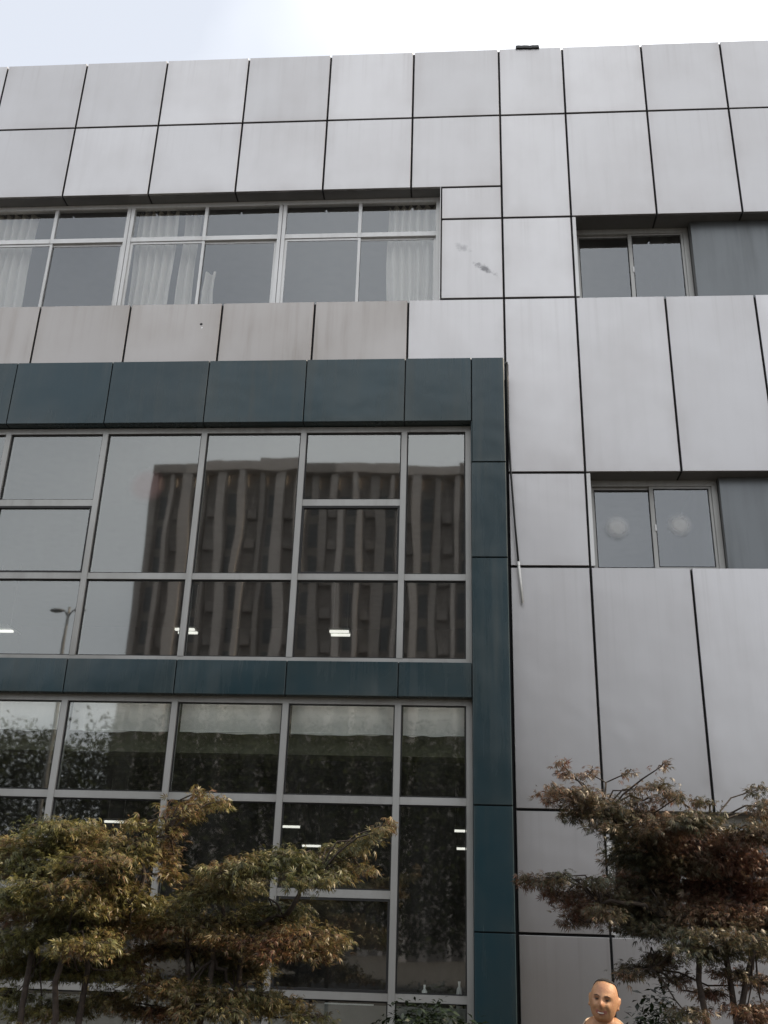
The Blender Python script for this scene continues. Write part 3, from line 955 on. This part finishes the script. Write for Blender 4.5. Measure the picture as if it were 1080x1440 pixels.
Cp = [(800, 1118, 34, 9), (828, 1130, 34, 11), (852, 1142, 26, 14), (815, 1145, 22, 9), (848, 1165, 22, 9), (780, 1112, 10, 6), (772, 1130, 5, 3),
      (788, 1074, 8, 3), (796, 1090, 10, 4), (830, 1088, 9, 4), (884, 1086, 4, 3), (892, 1112, 6, 4), (930, 1078, 5, 3), (928, 1108, 14, 6), (945, 1118, 12, 5), (952, 1122, 8, 3), (990, 1130, 14, 5), (905, 1126, 16, 6),
      (905, 1148, 34, 11), (950, 1160, 48, 14), (985, 1152, 28, 10), (910, 1175, 50, 14), (970, 1185, 50, 16), (1015, 1190, 34, 14), (1050, 1180, 34, 14), (1075, 1170, 20, 14), (1066, 1110, 8, 6), (1070, 1135, 14, 8), (1080, 1150, 16, 8), (1042, 1165, 18, 6),
      (900, 1205, 45, 16, .2), (950, 1215, 55, 18, .3), (1010, 1220, 50, 18, .2), (1065, 1215, 36, 20, .1),
      (742, 1236, 10, 6), (760, 1242, 18, 9), (782, 1236, 14, 6), (792, 1258, 26, 12), (820, 1280, 28, 14), (845, 1262, 26, 13), (806, 1296, 14, 6), (850, 1285, 22, 12), (796, 1232, 10, 4), (838, 1240, 18, 7),
      (900, 1245, 40, 20, .4), (960, 1250, 55, 22, .5), (1020, 1255, 50, 20, .4), (1070, 1255, 30, 20, .3), (885, 1275, 36, 16, .2), (930, 1285, 40, 16, .3), (990, 1285, 45, 18, .1), (1040, 1290, 45, 20, .1), (1080, 1295, 24, 20),
      (895, 1305, 26, 9), (930, 1310, 34, 12), (985, 1318, 36, 12), (1010, 1340, 28, 12), (1050, 1325, 34, 14), (960, 1335, 24, 8), (1080, 1340, 20, 12),
      (905, 1362, 26, 8), (880, 1370, 16, 5), (935, 1352, 22, 8), (955, 1378, 16, 6), (922, 1345, 14, 5), (1050, 1422, 30, 10), (1000, 1398, 18, 7), (1076, 1385, 20, 12), (1030, 1370, 22, 8), (965, 1425, 24, 8), (1075, 1430, 24, 10, .2)]
base_c = at(1010, 1440, 7.9); base_c.z = 0.05
maple('dark purple green maple at the right, its branches reaching past the silver panels', base_c, 7.9, Cp, M_LEAF_C, 37, [(985, 1330), (1012, 1310, .1), (1062, 1330, .1), (935, 1290, .1, 0), (1030, 1240, .2, 1), (845, 1272, -.1, 3), (920, 1200, .1, 4), (850, 1150, 0, 6), (915, 1362, 0, 0), (1000, 1170, .1, 4)], 1.1)

def shrub(label, c, rx, ry, rz, n, seed, m=M_SHRUB, size=.07):
    rg = np.random.default_rng(seed)
    root = empty('shrub', (c[0], c[1], .05), label, 'shrub', 'dark shrubs at the foot of the building')
    st = MB()
    for i in range(7):
        a = i * .9
        st.tube([(.03 * math.cos(a), .03 * math.sin(a), 0), (.3 * rx * math.cos(a), .3 * ry * math.sin(a), rz * .9), (.7 * rx * math.cos(a), .7 * ry * math.sin(a), rz * 1.5)], [.014, .01, .004], 5)
    st.build('stems', M_BARK, root)
    d = rg.normal(0, 1, (n, 3)); d /= np.linalg.norm(d, axis=1, keepdims=True)
    lump = np.array([1 + .28 * noise.noise((q[0] * 2.4 + seed, q[1] * 2.4, q[2] * 2.4)) for q in d])
    r = rg.uniform(.25, 1.0, n) ** .6 * lump
    pos = d * r[:, None] * np.array([rx, ry, rz]) + np.array([0, 0, rz])
    pos[:, 2] = np.maximum(pos[:, 2], .03)
    nor = d + rg.normal(0, .5, (n, 3)); nor[:, 2] += .5
    V = np.array([(0, 0, 0), (.5, .2, .03), (.5, -.2, .03), (1, 0, -.1)]); F = np.array([(0, 2, 1), (1, 2, 3)])
    scatter('foliage', (V, F), pos, nor, d + rg.normal(0, .6, (n, 3)), size * rg.uniform(.7, 1.4, n), m, root)
    return root
q = at(608, 1432, 8.7); shrub('low round dark green shrub in front of the teal column', (q.x, q.y), .62, .5, (q.z + .02) / 2, 13000, 3)
q = at(925, 1420, 8.3); shrub('small dark shrub under the purple maple at the lower right', (q.x, q.y), .30, .35, (q.z + .03) / 2, 6000, 5)

# ---------------------------------------------------------------- person
def head_co(th, ph, grow=0.0):
    """Point of the head for polar angle th (0 = crown) and azimuth ph (0 = face); x to the side, -y forward, origin at mid-head."""
    sx, sy, sz = math.sin(th) * math.sin(ph), -math.sin(th) * math.cos(ph), math.cos(th)
    st = math.sin(th)
    if sz < 0:
        q = st ** .48 / max(st, 1e-6)                # fuller jaw
        sx, sy = sx * q, sy * q
    else:
        sx *= st ** .78 / max(st, 1e-6)              # broad forehead
    x, y, z = sx * .082, sy * .098, sz * .113
    if z < 0:
        k = 1 - .09 * (-z / .113) ** 1.5
        x *= k
        if y > 0: y *= 1 - .35 * (-z / .118)
    front = max(0.0, -sy) ** 2
    g = lambda a, b, c, s1, s2: math.exp(-((a - b) / s1) ** 2 - ((z - c) / s2) ** 2)
    ax = abs(x)
    y -= front * (.030 * g(x, 0, -.022, .016, .022) + .010 * g(x, 0, .0, .009, .03) + .009 * g(ax, .03, .024, .022, .010)
                  + .013 * g(ax, .042, -.030, .018, .018) + .012 * g(x, 0, -.098, .022, .016) + .006 * g(x, 0, -.058, .03, .006) + .005 * g(x, 0, -.075, .022, .006))
    y += front * (.019 * g(ax, .031, .005, .019, .012) + .011 * g(ax, .034 - (z + .05) * .25, -.055, .006, .028) + .006 * g(x, 0, -.066, .03, .004) + .005 * g(x, 0, -.086, .03, .007))
    v = Vector((x, y, z))
    return v + Vector((sx, sy, sz)) * grow

def head_mesh(nt_=56, np_=72, grow=0.0):
    v, f = [], []
    for i in range(nt_ + 1):
        for j in range(np_):
            v.append(head_co(math.pi * (i + .001) / (nt_ + .002), 2 * math.pi * j / np_, grow))
    for i in range(nt_):
        for j in range(np_):
            j2 = (j + 1) % np_
            f.append((i * np_ + j, (i + 1) * np_ + j, (i + 1) * np_ + j2, i * np_ + j2))
    return v, f

def sphere(mb, c, r, n=14, m=10, mi=0):
    n0 = len(mb.v)
    for i in range(m + 1):
        for j in range(n):
            a, b_ = math.pi * (i + .002) / (m + .004), 2 * math.pi * j / n
            mb.v.append((c[0] + r[0] * math.sin(a) * math.cos(b_), c[1] + r[1] * math.sin(a) * math.sin(b_), c[2] + r[2] * math.cos(a)))
    for i in range(m):
        for j in range(n):
            j2 = (j + 1) % n
            mb.f.append((n0 + i * n + j, n0 + (i + 1) * n + j, n0 + (i + 1) * n + j2, n0 + i * n + j2)); mb.m.append(mi)

def skin_col(name):
    m, t, b = mat(name)
    n = noise_tex(t, world_pos(t, (1, 1, 1)), 40, 4)
    c = mixc(t, n, (.30, .148, .072), (.44, .25, .132))
    bl = noise_tex(t, world_pos(t, (1, 1, 1)), 14, 3)
    c = mixc(t, maprange(t, bl, .45, .75, 0, .55), c, (.36, .15, .09))
    t.links.new(c, b.inputs['Base Color'])
    b.inputs['Roughness'].default_value = .55
    bp = nd(t, 'ShaderNodeBump')
    bp.inputs['Strength'].default_value = .5
    bp.inputs['Distance'].default_value = .004
    t.links.new(noise_tex(t, world_pos(t, (1, 1, 1)), 90, 4), bp.inputs['Height'])
    t.links.new(bp.outputs[0], b.inputs['Normal'])
    b.inputs['Subsurface Weight'].default_value = .12
    b.inputs['Subsurface Radius'].default_value = (.012, .005, .003)
    return m
M_SKIN = skin_col('warm_skin')
M_LIP = plain('lip', (.30, .11, .085), .4)
M_HAIR = plain('short_black_hair', (.006, .005, .005), .85)
M_BROW = plain('thin_brow_hair', (.10, .055, .032), .8)
M_EYE = plain('dark_eye', (.02, .014, .012), .25)
M_TEETH = plain('teeth', (.55, .50, .43), .35)
M_SHIRT = plain('cream_cotton', (.52, .42, .32), .9)
M_TROU = plain('charcoal_trousers', (.05, .05, .055), .9)
M_SHOE = plain('black_shoe', (.02, .02, .02), .5)

def person():
    hc = at(849, 1406, 6.7)                      # middle of the head
    foot = Vector((hc.x, hc.y + .02, 0))
    H = hc.z                                      # height of mid-head above the ground
    root = empty('person', foot, 'smiling person with receding cropped black hair and a pale top, standing before the silver panels', 'person')
    # body: joints as a skinned tree; z measured down from the mid-head
    J = {}; E = []; RD = {}
    def jt(n, p, r, par=None):
        J[n] = (len(J), Vector(p)); RD[n] = r
        if par: E.append((J[par][0], J[n][0]))
    hip = H - .78
    HB = H + .05                                  # the head hangs a little forward of the shoulders
    jt('pelvis', (0, .02, hip), .135)
    jt('waist', (0, .02, hip + .17), .125, 'pelvis')
    jt('chest', (0, .02, HB - .40), .145, 'waist')
    jt('upper', (0, .03, HB - .245), .105, 'chest')
    for s, nm in ((-1, 'r'), (1, 'l')):
        jt('tz' + nm, (s * .105, .035, HB - .168), .072, 'upper')
    jt('neck', (0, .025, H - .145), .064, 'upper')
    jt('skull', (0, -.015, H - .05), .055, 'neck')
    for s, nm in ((-1, 'r'), (1, 'l')):
        jt('sh' + nm, (s * .172, .03, HB - .285), .062, 'upper')
        jt('el' + nm, (s * .245, .05, HB - .56), .044, 'sh' + nm)
        jt('wr' + nm, (s * .255, -.01, H - .80), .030, 'el' + nm)
        jt('pa' + nm, (s * .252, -.03, H - .87), .034, 'wr' + nm)
        for q in range(4):
            y = -.062 + .022 * q
            L = (.068, .08, .075, .058)[q]
            jt('fa%s%d' % (nm, q), (s * .250, y, H - .915), .0095, 'pa' + nm)
            jt('fb%s%d' % (nm, q), (s * .245, y - .003, H - .915 - L * .55), .0085, 'fa%s%d' % (nm, q))
            jt('fc%s%d' % (nm, q), (s * .232, y - .006, H - .915 - L), .007, 'fb%s%d' % (nm, q))
        jt('ta' + nm, (s * .236, -.065, H - .865), .011, 'wr' + nm)
        jt('tb' + nm, (s * .222, -.085, H - .905), .0095, 'ta' + nm)
        jt('hp' + nm, (s * .095, .02, hip - .06), .092, 'pelvis')
        jt('kn' + nm, (s * .105, .005, .47), .058, 'hp' + nm)
        jt('an' + nm, (s * .11, .03, .09), .040, 'kn' + nm)
        jt('to' + nm, (s * .125, -.13, .045), .036, 'an' + nm)
    me = bpy.data.meshes.new('body')
    me.from_pydata([tuple(p) for _, p in J.values()], E, [])
    o = link('body', me, root)
    md = o.modifiers.new('skin', 'SKIN')
    for (n, (i, _)) in J.items():
        sv = me.skin_vertices[0].data[i]
        r = RD[n]
        sv.radius = (r * 1.22, r * .85) if n in ('pelvis', 'waist', 'chest', 'upper') else (r, r)
        sv.use_root = n == 'pelvis'
    o.modifiers.new('sub', 'SUBSURF').levels = 2
    dg = bpy.context.evaluated_depsgraph_get()
    em = bpy.data.meshes.new_from_object(o.evaluated_get(dg))
    mb = MB()
    mb.v = [tuple(v.co) for v in em.vertices]
    mb.f = [tuple(p.vertices) for p in em.polygons]
    # head, turned a little, and ears
    Rm = Matrix.Translation((0, -.035, H)) @ Matrix.Rotation(R(-16), 4, 'Z') @ Matrix.Rotation(R(8), 4, 'Y')
    hv, hf = head_mesh()
    n0 = len(mb.v)
    mb.v += [tuple(Rm @ v) for v in hv]
    mb.f += [tuple(n0 + i for i in q) for q in hf]
    n1 = len(mb.v)
    for s in (-1, 1):
        sphere(mb, (s * .083, .012, -.008), (.009, .019, .031))
        sphere(mb, (s * .089, .020, .006), (.008, .015, .022))
        sphere(mb, (s * .085, .004, -.036), (.009, .009, .011))
    mb.v[n1:] = [tuple(Rm @ Vector(v)) for v in mb.v[n1:]]
    me2 = bpy.data.meshes.new('body')
    me2.from_pydata(mb.v, [], mb.f)
    o.modifiers.clear()
    o.data = me2
    rm = o.modifiers.new('remesh', 'REMESH')
    rm.mode = 'VOXEL'
    rm.voxel_size = .006
    sm = o.modifiers.new('smooth', 'SMOOTH')
    sm.factor, sm.iterations = .5, 1
    dg = bpy.context.evaluated_depsgraph_get()
    dg.update()
    em = bpy.data.meshes.new_from_object(o.evaluated_get(dg))
    o.modifiers.clear()
    o.data = em
    import bmesh
    bm = bmesh.new(); bm.from_mesh(em); bm.verts.ensure_lookup_table()
    seen, best = set(), []
    for v0 in bm.verts:
        if v0.index in seen: continue
        st, isl = [v0], [v0]; seen.add(v0.index)
        while st:
            for e_ in st.pop().link_edges:
                for u_ in e_.verts:
                    if u_.index not in seen:
                        seen.add(u_.index); st.append(u_); isl.append(u_)
        if len(isl) > len(best): best = isl
    bs = set(best)
    bmesh.ops.delete(bm, geom=[u_ for u_ in bm.verts if u_ not in bs], context='VERTS')
    bm.to_mesh(em); bm.free()
    em.materials.clear()
    em.materials.append(M_SKIN); em.materials.append(M_LIP)
    em.polygons.foreach_set('use_smooth', [True] * len(em.polygons))
    inv = Rm.inverted()
    n = len(em.polygons)
    cen = np.empty(n * 3); em.polygons.foreach_get('center', cen); cen = cen.reshape(-1, 3)
    R3 = np.array(inv.to_3x3()); T3 = np.array(inv.translation)
    lc = cen @ R3.T + T3
    curve = -.066 + .35 * np.abs(lc[:, 0]) ** 1.2 * 1.2
    lip = (lc[:, 1] < -.06) & (np.abs(lc[:, 0]) < .033) & (np.abs(lc[:, 2] - curve) < .010)
    em.polygons.foreach_set('material_index', lip.astype(np.int32))
    em.update()
    # hair: scalp band lifted off the head behind a receding hairline
    hv, hf = head_mesh(56, 72, .004)
    keep = []
    for q in hf:
        c = sum((hv[i] for i in q), Vector()) / 4
        line = .099 + max(0, -c.y) * .22 - max(0, c.y) * 1.9 - abs(c.x) * .12
        if c.z > line and not (abs(c.x) > .06 and c.z < .01 and c.y < .03):
            keep.append(q)
    used = sorted({i for q in keep for i in q}); ix = {i: k for k, i in enumerate(used)}
    hb = MB(); hb.v = [tuple(Rm @ hv[i]) for i in used]; hb.f = [tuple(ix[i] for i in q) for q in keep]
    hb.m = [0] * len(hb.f)
    ho = hb.build('hair', M_HAIR, root, smooth=True)
    for s in (-1, 1):
        e = MB(); sphere(e, (s * .031, -.0835, .006), (.014, .007, .0036))
        e.v = [tuple(Rm @ Vector(v)) for v in e.v]
        e.build('eye', M_EYE, root, smooth=True)
        b2 = MB()
        b2.tube([Rm @ Vector((s * .014, -.1005, .024)), Rm @ Vector((s * .03, -.096, .030)), Rm @ Vector((s * .05, -.080, .023))], [.0025, .0036, .0015], 6)
        b2.build('eyebrow', M_BROW, root, smooth=True)
    te = MB()
    pts = []
    for i in range(9):
        x = -.019 + .038 * i / 8
        pts.append(Rm @ Vector((x, -.0955 + 7 * x * x, -.0665 + 8 * x * x)))
    te.tube(pts, [.001] + [.0030 + .001 * math.sin(math.pi * i / 8) for i in range(1, 8)] + [.001], 6)
    te.build('teeth', M_TEETH, root, smooth=True)
    # clothes grown from the body's own surface
    nv = len(em.vertices)
    co = np.empty(nv * 3); em.vertices.foreach_get('co', co); co = co.reshape(-1, 3)
    no = np.empty(nv * 3); em.vertices.foreach_get('normal', no); no = no.reshape(-1, 3)
    polys = [tuple(p.vertices) for p in em.polygons]
    def garment(name, mask, off, m):
        fs = [q for q, k in zip(polys, mask) if k]
        used = sorted({i for q in fs for i in q}); ix = {i: k for k, i in enumerate(used)}
        gb = MB(); gb.v = [tuple(co[i] + no[i] * off) for i in used]; gb.f = [tuple(ix[i] for i in q) for q in fs]; gb.m = [0] * len(gb.f)
        g = gb.build(name, m, root, smooth=True)
        g.modifiers.new('thick', 'SOLIDIFY').thickness = off * .8
        g.modifiers['thick'].offset = -1
    ax = np.abs(cen[:, 0]); z = cen[:, 2]
    neck = np.hypot(cen[:, 0], cen[:, 1] + .01)
    arm = ax > .19
    garment('shirt', ((z < H - .10) & (neck > .118) | (z < H - .24)) & (z > hip - .08) & ~(arm & (z < H - .50)), .010, M_SHIRT)
    garment('trousers', (z < hip - .02) & (z > .10) & (ax < .2), .012, M_TROU)
    garment('shoe', z < .11, .008, M_SHOE)
person()

# ---------------------------------------------------------------- what the glass mirrors: the far side of the plaza
def reflected(px, py, y):
    """Point on the plane Y = y seen at pixel (px, py) in a mirror standing in the glazing plane."""
    q = at(px, py, S + YG + (YG - y))
    return Vector((q.x, y, q.z))
YT = -72.0
x0, x1 = reflected(222, 640, YT).x, reflected(800, 640, YT).x
zt_ = reflected(500, 655, YT).z
M_TW = plain('brown_render', (.33, .295, .268), .9, 0, .12, .3)
M_TP = plain('pale_brown_pilaster', (.52, .465, .425), .9, 0, .1, .3)
M_TG = plain('dark_tower_glass', (.09, .09, .09), .15)
tw = empty('apartment_tower', ((x0 + x1) / 2, YT, 0), 'tall brown apartment block with ribbed front mirrored in the upper glazing', 'building')
W_ = x1 - x0
MB().box(-W_ / 2, W_ / 2, -16, -.9, 0, zt_).build('wall', M_TW, tw)
nb = 22
pw = W_ / nb
pil = {}
for i in range(nb + 1):
    wdt = (.55, .4, .95, .35, .7)[i % 5]
    top = -.9
    bar('pilaster', -W_ / 2 + i * pw - wdt / 2, -W_ / 2 + i * pw + wdt / 2, -.899, .1 + .22 * (i % 3), 0, zt_ + top, M_TP if i % 3 else M_TW, tw)
nf = int(zt_ / 3)
for i in range(11):                                  # parapet in lengths of slightly different height
    bar('parapet', -W_ / 2 - .2 + i * (W_ + .4) / 11 + .01, -W_ / 2 - .2 + (i + 1) * (W_ + .4) / 11 - .01, -.6, .62, zt_ - .895, zt_ + (0, .1, 0, .35, .05)[i % 5], M_TP if i % 4 else M_TW, tw)
wm = None
for fl in range(1, nf):
    for i in range(nb):
        if i % 2 == 0:
            cxx = -W_ / 2 + (i + .5) * pw
            if wm is None:
                wm = MB().box(-.4, .4, 0, .05, -1.1, 1.1).build('window', M_TG, tw, (cxx, -.898, fl * 3 + 1.4)).data
            else:
                link('window', wm, tw, (cxx, -.898, fl * 3 + 1.4))
        else:
            cxx = -W_ / 2 + (i + .5) * pw
            if 'b' not in pil:
                pil['b'] = MB().box(-.42, .42, 0, .5, 0, .9).build('balcony', M_TW, tw, (cxx, -.898, fl * 3)).data
            else:
                link('balcony', pil['b'], tw, (cxx, -.898, fl * 3))

pl = reflected(93, 890, -16.0); lh = reflected(118, 858, -16.0)
sp = empty('street_lamp', (pl.x, -16.0, 0), 'tall grey street lamp with two arms mirrored in the left panes', 'street lamp')
hz = lh.z
MB().tube([(0, 0, 0), (0, 0, hz - .1), (0, 0, hz + .1)], [.08, .045, .04], 10).build('pole', M_ALU, sp, smooth=True)
for s in (-1, 1):
    MB().tube([(0, 0, hz - .2), (s * .12, 0, hz - .02), (s * .2, 0, hz)], [.03, .025, .025], 8).build('arm', M_ALU, sp, smooth=True)
    h = MB(); sphere(h, (s * .36, 0, hz), (.2, .1, .06)); h.build('lamp_head', M_SOFF, sp, smooth=True)

rg = np.random.default_rng(91)
n = 260000
xx = rg.uniform(-38, 42, n)
hgt = np.array([8.8 - 3.6 * min(1, max(0, (x - 1) / 8)) + .7 * noise.noise((x * .16, 3.3, 0)) + 0.6 * noise.noise((x * .5, 8.3, 0)) for x in xx])
pos = np.stack([xx, -29 + rg.normal(0, 2.4, n), 1.2 + (hgt - 1.2) * rg.random(n) ** .8], 1)
V = np.array([(0, 0, 0), (.5, .3, .05), (.5, -.3, .05), (1, 0, -.1)]); F = np.array([(0, 2, 1), (1, 2, 3)])
nn = rg.normal(0, .8, (n, 3)); nn[:, 2] += .8
tl = scatter('tree_line', (V, F), pos, nn, rg.normal(0, 1, (n, 3)), .2 * rg.uniform(.6, 1.3, n), M_FAR, None)
tl['label'] = 'row of leafy trees across the plaza, mirrored dark in the lower glazing'
tl['category'] = 'trees'
